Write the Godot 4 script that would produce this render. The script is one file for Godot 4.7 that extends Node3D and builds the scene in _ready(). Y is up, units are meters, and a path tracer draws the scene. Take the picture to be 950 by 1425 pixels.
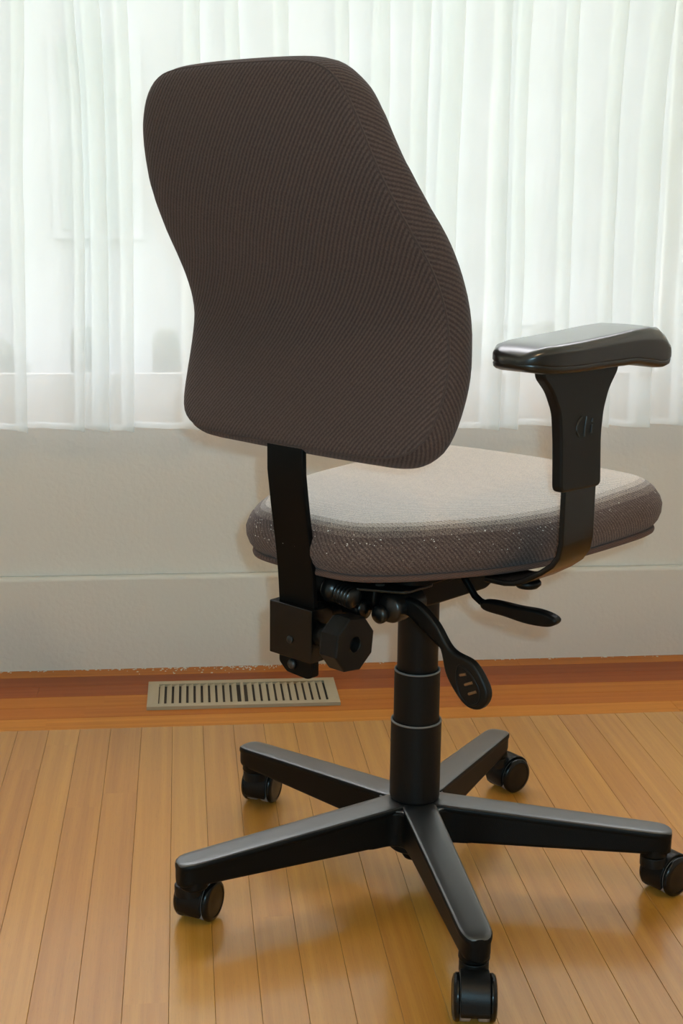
extends Node3D

# ---------------------------------------------------------------- mesh builder
class Mb:
	var v := PackedVector3Array()
	var uv := PackedVector2Array()
	var grp := PackedInt32Array()
	var tris := [PackedInt32Array()]
	var surf := 0
	var g := 0
	var mark := []
	var xf := Transform3D.IDENTITY

	func vert(p: Vector3, t := Vector2.ZERO) -> int:
		v.append(xf * p)
		uv.append(t)
		grp.append(g)
		return v.size() - 1

	func tri(a: int, b: int, c: int) -> void:
		tris[surf].append(a)
		tris[surf].append(b)
		tris[surf].append(c)

	func use(s: int) -> void:
		while tris.size() <= s:
			tris.append(PackedInt32Array())
		surf = s

	func begin() -> void:
		g += 1
		mark = []
		for t in tris:
			mark.append(t.size())

	# closes a body: turns its triangles so that they face outwards (clockwise)
	func finish() -> void:
		var vol := 0.0
		var mid := Vector3.ZERO
		var n := 0
		for s in tris.size():
			var from: int = mark[s] if s < mark.size() else 0
			for k in range(from, tris[s].size()):
				mid += v[tris[s][k]]
				n += 1
		if n == 0:
			return
		mid /= n
		for s in tris.size():
			var from: int = mark[s] if s < mark.size() else 0
			var t: PackedInt32Array = tris[s]
			for k in range(from, t.size(), 3):
				vol += (v[t[k]] - mid).dot((v[t[k + 1]] - mid).cross(v[t[k + 2]] - mid))
		if vol > 0.0:
			for s in tris.size():
				var from: int = mark[s] if s < mark.size() else 0
				var t: PackedInt32Array = tris[s]
				for k in range(from, t.size(), 3):
					var q := t[k + 1]
					t[k + 1] = t[k + 2]
					t[k + 2] = q
				tris[s] = t

	# rows: arrays of points, one ring after the other
	func rows(rs: Array, closed := true, cap0 := true, cap1 := true, uvs = null) -> void:
		var ids := []
		for i in rs.size():
			var r: PackedVector3Array = rs[i]
			var line := PackedInt32Array()
			var total := 0.0
			for j in r.size() + (1 if closed else 0):
				var p := r[j % r.size()]
				if j > 0:
					total += p.distance_to(r[j - 1])
				line.append(vert(p, uvs[i][j] if uvs else Vector2(total, i * 0.01)))
			ids.append(line)
		for i in ids.size() - 1:
			for j in ids[i].size() - 1:
				tri(ids[i][j], ids[i][j + 1], ids[i + 1][j + 1])
				tri(ids[i][j], ids[i + 1][j + 1], ids[i + 1][j])
		for e in 2:
			if not (cap0 if e == 0 else cap1):
				continue
			var r: PackedVector3Array = rs[0] if e == 0 else rs[-1]
			var m := Vector3.ZERO
			for p in r:
				m += p
			m /= r.size()
			var old := g
			g += 1000 + e
			var c := vert(m)
			var ring := PackedInt32Array()
			for p in r:
				ring.append(vert(p, Vector2(p.x, p.z)))
			for j in ring.size():
				var k := (j + 1) % ring.size()
				if e == 0:
					tri(c, ring[k], ring[j])
				else:
					tri(c, ring[j], ring[k])
			g = old

	func loft(rs: Array, cap0 := true, cap1 := true) -> void:
		begin()
		rows(rs, true, cap0, cap1)
		finish()

	# outline in the local x-y plane of `t`, from z0 to z1, with rounded edges
	func extrude(outline: PackedVector2Array, z0: float, z1: float, bevel := 0.0, t := Transform3D.IDENTITY, seg := 3) -> void:
		var rs := []
		var prof := []
		if bevel > 0.0:
			for k in seg + 1:
				var a := PI / 2 * k / seg
				prof.append(Vector2(bevel * (1 - sin(a)), z0 + bevel * (1 - cos(a))))
			for k in seg + 1:
				var a := PI / 2 * k / seg
				prof.append(Vector2(bevel * (1 - cos(a)), z1 - bevel * (1 - sin(a))))
		else:
			prof = [Vector2(0, z0), Vector2(0, z1)]
		for q in prof:
			var ring := PackedVector3Array()
			for p in Mb.inset(outline, q.x):
				ring.append(t * Vector3(p.x, p.y, q.y))
			rs.append(ring)
		loft(rs)

	func box(c: Vector3, size: Vector3, bevel := 0.0, t := Transform3D.IDENTITY) -> void:
		var h := size / 2
		extrude(PackedVector2Array([Vector2(-h.x, -h.y), Vector2(h.x, -h.y), Vector2(h.x, h.y), Vector2(-h.x, h.y)]), -h.z, h.z, bevel, t * Transform3D(Basis.IDENTITY, c), 2)

	# profile of (radius, height) turned about the y axis of `t`
	func lathe(prof: Array, t := Transform3D.IDENTITY, n := 40) -> void:
		var rs := []
		for q in prof:
			var ring := PackedVector3Array()
			for j in n:
				var a := TAU * j / n
				ring.append(t * Vector3(q.x * cos(a), q.y, q.x * sin(a)))
			rs.append(ring)
		loft(rs)

	func tube(path: PackedVector3Array, radius, n := 12) -> void:
		var rs := []
		var up := Vector3(0.123, 0.9, 0.31).normalized()
		for i in path.size():
			var d := (path[mini(i + 1, path.size() - 1)] - path[maxi(i - 1, 0)]).normalized()
			var x := up.cross(d).normalized()
			var y := d.cross(x)
			var r: float = radius[i] if radius is Array else radius
			var ring := PackedVector3Array()
			for j in n:
				var a := TAU * j / n
				ring.append(path[i] + (x * cos(a) + y * sin(a)) * r)
			rs.append(ring)
		loft(rs)

	static func inset(poly: PackedVector2Array, d: float) -> PackedVector2Array:
		if d == 0.0:
			return poly
		var area := 0.0
		var n := poly.size()
		for i in n:
			area += poly[i].cross(poly[(i + 1) % n])
		var s := 1.0 if area > 0 else -1.0
		var out := PackedVector2Array()
		for i in n:
			var a := (poly[i] - poly[(i + n - 1) % n]).normalized()
			var b := (poly[(i + 1) % n] - poly[i]).normalized()
			var n1 := Vector2(-a.y, a.x) * s
			var n2 := Vector2(-b.y, b.x) * s
			var m := (n1 + n2).normalized()
			out.append(poly[i] + m * d / maxf(m.dot(n1), 0.35))
		return out

	func mesh() -> ArrayMesh:
		var keys := {}
		var slot := PackedInt32Array()
		slot.resize(v.size())
		for i in v.size():
			var k := [Vector3i((v[i] * 50000.0).round()), grp[i]]
			if not keys.has(k):
				keys[k] = keys.size()
			slot[i] = keys[k]
		var acc := PackedVector3Array()
		acc.resize(keys.size())
		for t in tris:
			for k in range(0, t.size(), 3):
				var nn: Vector3 = (v[t[k + 2]] - v[t[k]]).cross(v[t[k + 1]] - v[t[k]])
				for e in 3:
					acc[slot[t[k + e]]] += nn
		var nor := PackedVector3Array()
		nor.resize(v.size())
		for i in v.size():
			nor[i] = acc[slot[i]].normalized() if acc[slot[i]].length_squared() > 0 else Vector3.UP
		var m := ArrayMesh.new()
		for t in tris:
			if t.size() == 0:
				continue
			var a := []
			a.resize(Mesh.ARRAY_MAX)
			var rank := {}
			var vv := PackedVector3Array()
			var vn := PackedVector3Array()
			var vu := PackedVector2Array()
			var ix := PackedInt32Array()
			for i in t:
				if not rank.has(i):
					rank[i] = vv.size()
					vv.append(v[i])
					vn.append(nor[i])
					vu.append(uv[i])
				ix.append(rank[i])
			a[Mesh.ARRAY_VERTEX] = vv
			a[Mesh.ARRAY_NORMAL] = vn
			a[Mesh.ARRAY_TEX_UV] = vu
			a[Mesh.ARRAY_INDEX] = ix
			m.add_surface_from_arrays(Mesh.PRIMITIVE_TRIANGLES, a)
		return m


# ---------------------------------------------------------------- small helpers
func put(called: String, mb: Mb, mats, parent: Node = null) -> MeshInstance3D:
	var o := MeshInstance3D.new()
	o.name = called
	o.mesh = mb.mesh()
	if mats is Array:
		for i in mats.size():
			o.mesh.surface_set_material(i, mats[i])
	else:
		o.material_override = mats
	(parent if parent else self).add_child(o, true)
	return o


func hold(called: String, at: Vector3, parent: Node = null) -> Node3D:
	var o := Node3D.new()
	o.name = called
	(parent if parent else self).add_child(o, true)
	o.position = at
	return o


func tag(o: Node, label: String, category: String, group := "") -> void:
	o.set_meta("label", label)
	o.set_meta("category", category)
	if group:
		o.set_meta("group", group)


func setting(o: Node) -> Node:
	o.set_meta("kind", "structure")
	return o


# chair axes: right, up, forward
func c(r: float, u: float, f: float) -> Vector3:
	return Vector3(r, u, -f)


func frame(at: Vector3, x: Vector3, y: Vector3) -> Transform3D:
	x = x.normalized()
	var z := x.cross(y).normalized()
	return Transform3D(Basis(x, z.cross(x), z), at)


# a closed smooth curve through the points, n points at even spacing
func smooth_loop(pts: Array, n: int) -> PackedVector2Array:
	var fine := PackedVector2Array()
	var m := pts.size()
	for i in m:
		var a: Vector2 = pts[(i + m - 1) % m]
		var b: Vector2 = pts[i]
		var d: Vector2 = pts[(i + 1) % m]
		var e: Vector2 = pts[(i + 2) % m]
		for k in 16:
			fine.append(b.cubic_interpolate(d, a, e, k / 16.0))
	return even(fine, n, true)


func even(fine: PackedVector2Array, n: int, closed: bool) -> PackedVector2Array:
	var cum := PackedFloat32Array([0.0])
	var m := fine.size()
	for i in (m if closed else m - 1):
		cum.append(cum[i] + fine[i].distance_to(fine[(i + 1) % m]))
	var out := PackedVector2Array()
	var k := 0
	for j in n:
		var want := cum[-1] * j / (n if closed else n - 1)
		while k < cum.size() - 2 and cum[k + 1] < want:
			k += 1
		var t := (want - cum[k]) / maxf(cum[k + 1] - cum[k], 1e-9)
		out.append(fine[k].lerp(fine[(k + 1) % m], t))
	return out


# polygon with rounded corners
func rounded(pts: Array, radius: float, seg := 5) -> PackedVector2Array:
	var out := PackedVector2Array()
	var m := pts.size()
	for i in m:
		var p: Vector2 = pts[i]
		var a: Vector2 = pts[(i + m - 1) % m] - p
		var b: Vector2 = pts[(i + 1) % m] - p
		var r := minf(radius, minf(a.length(), b.length()) * 0.48)
		var p0 := p + a.normalized() * r
		var p1 := p + b.normalized() * r
		for k in seg + 1:
			var t := float(k) / seg
			out.append(p0.lerp(p, t).lerp(p.lerp(p1, t), t))
	return out


func rect(w: float, h: float) -> Array:
	return [Vector2(-w / 2, -h / 2), Vector2(w / 2, -h / 2), Vector2(w / 2, h / 2), Vector2(-w / 2, h / 2)]


func table(x: float, xs: Array, ys: Array) -> float:
	if x <= xs[0]:
		return ys[0]
	for i in xs.size() - 1:
		if x <= xs[i + 1]:
			var y0: float = ys[maxi(i - 1, 0)]
			var y3: float = ys[mini(i + 2, ys.size() - 1)]
			return cubic_interpolate(ys[i], ys[i + 1], y0, y3, (x - xs[i]) / (xs[i + 1] - xs[i]))
	return ys[-1]


func srgb(r: int, g: int, b: int) -> Color:
	return Color8(r, g, b)


func plain(col: Color, rough: float, spec := 0.5) -> StandardMaterial3D:
	var m := StandardMaterial3D.new()
	m.albedo_color = col
	m.roughness = rough
	m.metallic_specular = spec
	return m


func noise_map(scale_: float, size: int, seed_: int, normal := false, strength := 4.0) -> NoiseTexture2D:
	var n := FastNoiseLite.new()
	n.seed = seed_
	n.noise_type = FastNoiseLite.TYPE_SIMPLEX_SMOOTH
	n.frequency = scale_
	n.fractal_octaves = 4
	var t := NoiseTexture2D.new()
	t.width = size
	t.height = size
	t.seamless = true
	t.noise = n
	t.as_normal_map = normal
	t.bump_strength = strength
	return t


# ---------------------------------------------------------------- materials
var M := {}
const CLOTH := 0.06      # metres of cloth in one tile of its texture

func cloth_maps(lint: float, gain: float) -> Array:
	var size := 512
	var im := Image.create(size, size, false, Image.FORMAT_RGB8)
	var hm := Image.create(size, size, false, Image.FORMAT_RGB8)
	var rng := RandomNumberGenerator.new()
	rng.seed = 7 + int(lint * 100)
	var n := FastNoiseLite.new()
	n.seed = 5
	n.frequency = 0.06
	for y in size:
		for x in size:
			var u := float(x) / size
			var w := float(y) / size
			var a := (11.0 * u - 9.0 * w) * TAU
			var along := (9.0 * u + 11.0 * w) * TAU * 1.0
			var rib := 0.5 + 0.5 * cos(a + 0.5 * n.get_noise_2d(x * 0.7, y * 0.7) * 3.0)
			var yarn := 0.5 + 0.5 * cos(along * 1.0 + 1.4 * sin(a))
			var fleck := n.get_noise_2d(x * 2.0, y * 2.0) * 0.5 + rng.randf_range(-0.5, 0.5) * 0.4
			var h := clampf(pow(rib, 0.8) * (0.8 + 0.2 * yarn) + fleck * 0.12, 0.0, 1.0)
			var t := clampf(0.22 + 0.54 * h + fleck * 0.8, 0.0, 1.0)  # darker in the valleys between ribs: crease shade put into the colour
			var col := Color(0.205, 0.155, 0.142).lerp(Color(0.395, 0.330, 0.308), t)
			if n.get_noise_2d(x * 3.0 + 900.0, y * 3.0) > 0.42:
				col = col.lerp(Color(0.55, 0.47, 0.40), 0.3)
			im.set_pixel(x, y, col * gain)
			hm.set_pixel(x, y, Color(h, h, h))
	if lint > 0.0:                                   # pale lint and dust; its amount also paints in the window's sheen
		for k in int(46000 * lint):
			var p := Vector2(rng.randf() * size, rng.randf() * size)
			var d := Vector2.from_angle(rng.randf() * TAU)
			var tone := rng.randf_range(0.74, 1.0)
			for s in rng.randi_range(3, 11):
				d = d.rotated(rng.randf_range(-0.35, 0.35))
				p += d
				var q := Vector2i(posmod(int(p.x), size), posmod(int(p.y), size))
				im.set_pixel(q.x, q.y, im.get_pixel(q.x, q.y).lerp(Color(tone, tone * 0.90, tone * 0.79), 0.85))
	hm.bump_map_to_normal_map(6.0)
	return [ImageTexture.create_from_image(im), ImageTexture.create_from_image(hm)]


func cloth(lint: float, gain := 1.0) -> StandardMaterial3D:
	var maps := cloth_maps(lint, gain)
	var m := plain(Color.WHITE, 1.0, 0.3)
	m.albedo_texture = maps[0]
	m.normal_enabled = true
	m.normal_texture = maps[1]
	m.normal_scale = 0.6
	m.rim_enabled = true
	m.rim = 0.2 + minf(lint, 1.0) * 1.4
	m.rim_tint = 0.5
	m.uv1_scale = Vector3(1 / CLOTH, 1 / CLOTH, 1)
	return m


func wood_map() -> ImageTexture:
	var w := 256
	var h := 1024
	var im := Image.create(w, h, false, Image.FORMAT_RGB8)
	var n := FastNoiseLite.new()
	n.seed = 31
	n.frequency = 0.02
	n.fractal_octaves = 4
	var fine := FastNoiseLite.new()
	fine.seed = 77
	fine.frequency = 0.3
	for y in h:
		for x in w:
			var g := n.get_noise_2d(x * 1.6, y * 0.045)
			var f := fine.get_noise_2d(x, y * 0.03)
			var p := fine.get_noise_2d(x * 0.9 + 300.0, y * 0.09)
			var t := 0.5 + g * 0.75 + f * 0.28
			var col := Color(0.91, 0.865, 0.80).lerp(Color(1, 1, 1), clampf(t, 0, 1))
			if p > 0.38:
				col = col * 0.96
			im.set_pixel(x, y, col)
	return ImageTexture.create_from_image(im)


func make_materials() -> void:
	M.cloth = cloth(0.0)
	M.cloth_side = cloth(0.02, 1.16)  # same brown cloth, brightened so the seat's side looks lit
	M.cloth_lit_a = cloth(0.14, 1.16)  # shoulder steps leading up to the painted light of the seat top
	M.cloth_lit_b = cloth(0.42)
	M.cloth_lit_c = cloth(0.8)
	M.cloth_lint_lit = cloth(1.2)  # lint thickened beyond the real specks, painting in the window-lit seat top
	M.piping = cloth(0.0, 1.2)
	M.piping.albedo_color = srgb(255, 238, 226)
	var pebble := noise_map(0.12, 256, 3, true, 3.0)
	M.plastic = plain(srgb(10, 10, 10), 0.42, 0.36)
	M.plastic.normal_enabled = true
	M.plastic.normal_texture = pebble
	M.plastic.normal_scale = 0.25
	M.plastic.uv1_triplanar = true
	M.plastic.uv1_scale = Vector3(22, 22, 22)
	M.base = M.plastic.duplicate()
	M.base.albedo_color = srgb(7, 8, 8)
	M.base.roughness = 0.5
	M.base.metallic_specular = 0.3
	M.base_lit_top = M.base.duplicate()  # same plastic as the base, lightened so upper faces look window-lit
	M.base_lit_top.albedo_color = srgb(20, 21, 21)
	M.base_lit_top.metallic_specular = 0.7
	M.base_lit_top.roughness = 0.40
	M.base_lit_top.normal_scale = 0.12
	M.base_lit_top.clearcoat_enabled = true
	M.base_lit_top.clearcoat = 1.0
	M.base_lit_top.clearcoat_roughness = 0.34
	M.soft = M.plastic.duplicate()
	M.soft.albedo_color = srgb(17, 16, 15)
	M.soft.roughness = 0.30
	M.soft.metallic_specular = 0.5
	M.soft.normal_scale = 0.06
	M.pad = M.soft.duplicate()
	M.pad.normal_enabled = false
	M.pad.roughness = 0.3
	M.pad.clearcoat_enabled = true
	M.pad.clearcoat = 1.0
	M.pad.clearcoat_roughness = 0.22
	M.steel = plain(srgb(5, 5, 5), 0.45, 0.25)
	M.gloss = plain(srgb(6, 6, 6), 0.25, 0.4)
	M.column = M.plastic.duplicate()
	M.column.albedo_color = srgb(9, 9, 9)
	M.column.roughness = 0.5
	M.rubbed_lit = plain(srgb(120, 118, 114), 0.5)  # scuffed plastic, with the light on its edge put into the tone
	M.tread = plain(srgb(158, 146, 138), 0.7)
	M.bolt = plain(srgb(60, 60, 60), 0.35)
	M.bolt.metallic = 0.7
	M.grip = plain(srgb(120, 84, 52), 0.5)
	M.lint = plain(srgb(228, 222, 212), 1.0)
	# room
	var paint := noise_map(0.05, 512, 11, true, 2.0)
	M.wall = plain(srgb(226, 223, 216), 0.6, 0.35)
	M.wall.normal_enabled = true
	M.wall.normal_texture = paint
	M.wall.normal_scale = 0.35
	M.wall.uv1_triplanar = true
	M.wall.uv1_world_triplanar = true
	M.wall.uv1_scale = Vector3(3, 3, 3)
	M.trim = M.wall.duplicate()
	M.trim.albedo_color = srgb(222, 218, 210)
	M.trim.roughness = 0.5
	M.ceiling = plain(srgb(236, 232, 224), 0.9)
	M.frame = plain(srgb(228, 228, 224), 0.45)
	M.sub = plain(srgb(84, 50, 22), 0.9)
	M.flake = plain(srgb(226, 222, 212), 0.8)
	var grain := wood_map()
	var gloss := noise_map(0.02, 256, 19)
	var tones := [srgb(202, 142, 54), srgb(200, 139, 52), srgb(203, 145, 56), srgb(197, 136, 50), srgb(202, 142, 55), srgb(193, 131, 47)]
	M.wood = []
	for k in tones.size():
		var m := plain(tones[k], 0.38, 0.5)
		m.clearcoat_enabled = true
		m.clearcoat = 1.0
		m.clearcoat_roughness = 0.17
		m.albedo_texture = grain
		m.uv1_offset = Vector3(0.37 * k, 0.21 * k, 0)
		m.uv1_scale = Vector3(7.0, 0.9, 1)
		M.wood.append(m)
	var border := [srgb(200, 122, 46), srgb(160, 84, 36), srgb(166, 88, 38), srgb(196, 120, 44), srgb(192, 114, 42), srgb(208, 134, 52)]
	M.border = []
	for k in border.size():
		var m := plain(border[k], 0.42, 0.35)
		m.albedo_texture = grain
		m.uv1_offset = Vector3(0.17 * k, 0.43 * k, 0)
		m.uv1_scale = Vector3(7.0, 0.9, 1)
		M.border.append(m)
	M.vent = plain(srgb(176, 160, 132), 0.5)
	M.vent.metallic = 0.1
	M.recess_shade = plain(srgb(58, 48, 38), 0.9)  # dark tone standing for the shade inside openings
	# window and outdoors
	var sheer := plain(srgb(243, 246, 247), 0.95, 0.2)
	sheer.albedo_color.a = 0.64
	sheer.transparency = BaseMaterial3D.TRANSPARENCY_ALPHA
	sheer.backlight_enabled = true
	sheer.backlight = Color(0.98, 1.0, 1.0)
	sheer.cull_mode = BaseMaterial3D.CULL_DISABLED
	M.sheer = sheer
	M.hem = sheer.duplicate()
	M.hem.albedo_color.a = 0.8
	var glass := plain(Color(1, 1, 1, 0.06), 0.02)
	glass.transparency = BaseMaterial3D.TRANSPARENCY_ALPHA
	M.glass = glass
	M.siding = plain(srgb(96, 99, 102), 0.8)
	M.shade_glass = plain(srgb(92, 100, 100), 0.1)
	M.roof = plain(srgb(110, 108, 104), 0.9)
	M.lawn = plain(srgb(120, 132, 92), 1.0)
	M.leaf = plain(srgb(52, 60, 40), 0.8)
	M.leaf.backlight_enabled = true
	M.leaf.backlight = Color(0.2, 0.25, 0.1)
	M.globe = plain(srgb(250, 240, 220), 0.4)
	M.globe.emission_enabled = true
	M.globe.emission = srgb(255, 214, 150)
	M.globe.emission_energy_multiplier = 0.9


# ---------------------------------------------------------------- scene
const CHAIR_AT := Vector3(0.29, 0.0, 0.881)
const CHAIR_TURN := -49.0
var rng := RandomNumberGenerator.new()

func _ready() -> void:
	rng.seed = 4
	# camera: a 50 mm lens on upright 35 mm film
	var cam := Camera3D.new()
	cam.name = "camera"
	add_child(cam)
	cam.position = Vector3(0.0, 0.871, 2.57)
	cam.rotation = Vector3(deg_to_rad(-12.657), deg_to_rad(-6.469), deg_to_rad(0.652))
	cam.fov = 39.479
	cam.current = true
	# sky: even white overcast
	var sm := ProceduralSkyMaterial.new()
	sm.sky_top_color = Color(0.985, 0.98, 1.0)
	sm.sky_horizon_color = Color(0.86, 0.86, 0.87)
	sm.ground_horizon_color = Color(0.60, 0.62, 0.58)
	sm.ground_bottom_color = Color(0.45, 0.46, 0.42)
	sm.energy_multiplier = 8.8
	var sky := Sky.new()
	sky.sky_material = sm
	var env := Environment.new()
	env.background_mode = Environment.BG_SKY
	env.sky = sky
	env.tonemap_mode = Environment.TONE_MAPPER_LINEAR
	env.tonemap_exposure = 1.0
	env.sdfgi_enabled = true
	env.ssao_enabled = true
	env.ssil_enabled = true
	var we := WorldEnvironment.new()
	we.name = "environment"
	we.environment = env
	add_child(we)
	# the camera's small flash, just above and to the right of its lens
	var flash := OmniLight3D.new()
	flash.name = "camera_flash"
	add_child(flash)
	flash.position = cam.position + cam.basis * Vector3(0.032, 0.034, 0.0)
	flash.light_color = srgb(178, 232, 255)
	flash.light_energy = 0.96
	flash.light_size = 0.012
	flash.omni_range = 8.0
	flash.omni_attenuation = 2.0
	flash.shadow_enabled = true

	make_materials()
	build_room()
	build_outdoors()
	build_curtain()
	build_chair()
	build_vent()
	build_flakes()


const X0 := -1.45
const X1 := 2.05
const Z1 := 4.3
const TOP := 2.55
const WIN := [-0.95, 1.62, 0.50, 2.48]  # unseen upper glass, made tall to let in more sky light

func build_room() -> void:
	var mb := Mb.new()
	mb.box(Vector3((X0 + X1) / 2, -0.08, Z1 / 2), Vector3(X1 - X0 + 0.3, 0.14, Z1 + 0.3))
	var floor_ := put("floor", mb, M.sub)
	setting(floor_)
	# strips running to the wall
	var pitch := 0.0504
	var gap := 0.0003
	var x := 0.0272 - pitch * 29
	var k := 0
	while x < X1:
		var z := 0.3165
		var first := true
		while z < Z1:
			var length: float = rng.randf_range(1.35, 2.0) if first else rng.randf_range(0.7, 1.6)
			first = false
			if z + length > Z1 - 0.3:
				length = Z1 - z
			plank(floor_, Vector3(x, 0, z), Vector3(pitch - gap, 0.0095, length - gap), M.wood[rng.randi() % M.wood.size()], true)
			z += length
		x += pitch
		k += 1
	# boards of the border, along the wall
	for b in 6:
		var bx := X0
		var w := 0.3165 / 6
		while bx < X1:
			var length := rng.randf_range(1.6, 2.4)
			if bx == X0:
				length = 0.45 + 0.37 * b if b != 1 else 3.0
			if bx + length > X1 - 0.3:
				length = X1 - bx
			plank(floor_, Vector3(bx, 0, w * b), Vector3(length - gap, 0.0095, w - gap), M.border[b], false)
			bx += length
	# walls
	mb = Mb.new()
	var t := 0.16
	var xs := [X0 - t, WIN[0], WIN[1], X1 + t]
	var ys := [-0.15, WIN[2], WIN[3], TOP + 0.14]
	for i in 3:
		for j in 3:
			if i == 1 and j == 1:
				continue
			var upto: float = ys[j + 1]
			if i == 1 and j == 0:                            # a low lip stands before the ledge
				mb.box(Vector3((xs[1] + xs[2]) / 2, ys[1] + 0.0245, -0.006), Vector3(xs[2] - xs[1], 0.049, 0.012))
			mb.box(Vector3((xs[i] + xs[i + 1]) / 2, (ys[j] + upto) / 2, -t / 2), Vector3(xs[i + 1] - xs[i], upto - ys[j], t))
	setting(put("wall_front", mb, M.wall))
	for s in [["wall_left", X0 - t / 2], ["wall_right", X1 + t / 2]]:
		mb = Mb.new()
		mb.box(Vector3(s[1], TOP / 2, Z1 / 2), Vector3(t, TOP + 0.28, Z1 + 0.001))
		setting(put(s[0], mb, M.wall))
	mb = Mb.new()
	mb.box(Vector3((X0 + X1) / 2, TOP / 2, Z1 + t / 2), Vector3(X1 - X0 + 2 * t, TOP + 0.28, t))
	setting(put("wall_back", mb, M.wall))
	mb = Mb.new()
	mb.box(Vector3((X0 + X1) / 2, TOP + 0.07, Z1 / 2), Vector3(X1 - X0, 0.14, Z1))
	setting(put("ceiling", mb, M.ceiling))
	# baseboards, with a rounded upper edge
	mb = Mb.new()
	var prof := PackedVector2Array([Vector2(0, 0.0005), Vector2(0.016, 0.0005), Vector2(0.016, 0.170), Vector2(0.0145, 0.1745), Vector2(0.0115, 0.1768), Vector2(0.004, 0.1775), Vector2(0, 0.1775)])
	mb.extrude(prof, X0 + 0.001, X1 - 0.001, 0.0, Transform3D(Basis(Vector3(0, 0, 1), Vector3(0, 1, 0), Vector3(1, 0, 0)), Vector3.ZERO))
	setting(put("baseboard_front", mb, M.trim))
	mb = Mb.new()
	mb.extrude(prof, 0.02, Z1, 0.0, Transform3D(Basis(Vector3(1, 0, 0), Vector3(0, 1, 0), Vector3(0, 0, 1)), Vector3(X0, 0, 0)))
	setting(put("baseboard_left", mb, M.trim))
	mb = Mb.new()
	mb.extrude(prof, 0.02, Z1, 0.0, Transform3D(Basis(Vector3(-1, 0, 0), Vector3(0, 1, 0), Vector3(0, 0, 1)), Vector3(X1, 0, 0)))
	setting(put("baseboard_right", mb, M.trim))
	# window: two wide lights beside a mullion, each with its pane
	var win: Node3D = setting(hold("window_1", Vector3(0, 0, -0.04)))
	mb = Mb.new()
	var f := 0.045
	mb.box(Vector3(WIN[0] + f / 2, (WIN[2] + WIN[3]) / 2, 0), Vector3(f, WIN[3] - WIN[2], 0.05), 0.004)
	mb.box(Vector3(WIN[1] - f / 2, (WIN[2] + WIN[3]) / 2, 0), Vector3(f, WIN[3] - WIN[2], 0.05), 0.004)
	mb.box(Vector3((WIN[0] + WIN[1]) / 2, WIN[3] - f / 2, 0), Vector3(WIN[1] - WIN[0] - 2 * f, f, 0.05), 0.004)
	mb.box(Vector3((WIN[0] + WIN[1]) / 2, WIN[2] + 0.0025, 0), Vector3(WIN[1] - WIN[0] - 2 * f, 0.005, 0.05), 0.001)
	put("window_frame", mb, M.frame, win)
	mb = Mb.new()
	mb.box(Vector3(0.93, (WIN[2] + WIN[3]) / 2, 0), Vector3(0.09, WIN[3] - WIN[2] - f - 0.006, 0.018), 0.004)
	put("mullion", mb, M.frame, win).position.z = 0.014
	for s in [[WIN[0] + f, 0.885], [0.975, WIN[1] - f]]:
		mb = Mb.new()
		mb.box(Vector3((s[0] + s[1]) / 2, (WIN[2] + 0.005 + WIN[3] - f) / 2, 0), Vector3(s[1] - s[0], WIN[3] - f - WIN[2] - 0.005, 0.004))
		put("pane", mb, M.glass, win)
	# ceiling lamp behind the photographer
	var lamp := hold("ceiling_lamp", Vector3(0.5, TOP, 2.55))
	tag(lamp, "round opal glass ceiling lamp glowing warm, behind the camera", "lamp")
	mb = Mb.new()
	mb.lathe([Vector2(0.001, 0), Vector2(0.13, 0), Vector2(0.13, -0.02), Vector2(0.12, -0.03), Vector2(0.001, -0.03)])
	put("canopy", mb, M.frame, lamp)
	mb = Mb.new()
	var gp := [Vector2(0.11, -0.0305)]
	for i in 13:
		var a := PI / 2 * i / 12
		gp.append(Vector2(maxf(0.19 * cos(a), 0.001), -0.06 - 0.09 * sin(a)))
	mb.lathe(gp)
	put("lamp_shade", mb, M.globe, lamp)
	var l := OmniLight3D.new()
	l.name = "lamp_glow"
	lamp.add_child(l)
	l.position = Vector3(0, -0.12, 0)
	l.light_color = srgb(255, 211, 154)
	l.light_energy = 0.62
	l.light_size = 0.02
	l.omni_range = 9.0
	l.omni_attenuation = 2.0
	l.shadow_enabled = true


func plank(parent: Node, at: Vector3, size: Vector3, mat: Material, long_z: bool) -> void:
	var mb := Mb.new()
	var b := 0.0004
	var ox := rng.randf() * 3.0
	var oz := rng.randf() * 3.0
	var rs := []
	var uvs := []
	for q in [[0.0, -size.y], [0.0, -b], [b, 0.0]]:
		var ring := PackedVector3Array()
		for p in [Vector2(q[0], q[0]), Vector2(size.x - q[0], q[0]), Vector2(size.x - q[0], size.z - q[0]), Vector2(q[0], size.z - q[0])]:
			ring.append(at + Vector3(p.x, q[1], p.y))
		rs.append(ring)
	mb.begin()
	for i in 2:                                        # flat faces
		for j in 4:
			mb.g += 1
			var n := (j + 1) % 4
			var q := [rs[i][j], rs[i][n], rs[i + 1][n], rs[i + 1][j]]
			var ids := []
			for p in q:
				ids.append(mb.vert(p, plank_uv(p, long_z, ox, oz)))
			mb.tri(ids[0], ids[1], ids[2])
			mb.tri(ids[0], ids[2], ids[3])
	mb.g += 1
	var top := []
	for p in rs[2]:
		top.append(mb.vert(p, plank_uv(p, long_z, ox, oz)))
	mb.tri(top[0], top[1], top[2])
	mb.tri(top[0], top[2], top[3])
	mb.finish()
	put("plank", mb, mat, parent)


func plank_uv(p: Vector3, long_z: bool, ox: float, oz: float) -> Vector2:
	return Vector2(p.x + ox, p.z + oz) if long_z else Vector2(p.z + ox, p.x + oz)


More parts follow.
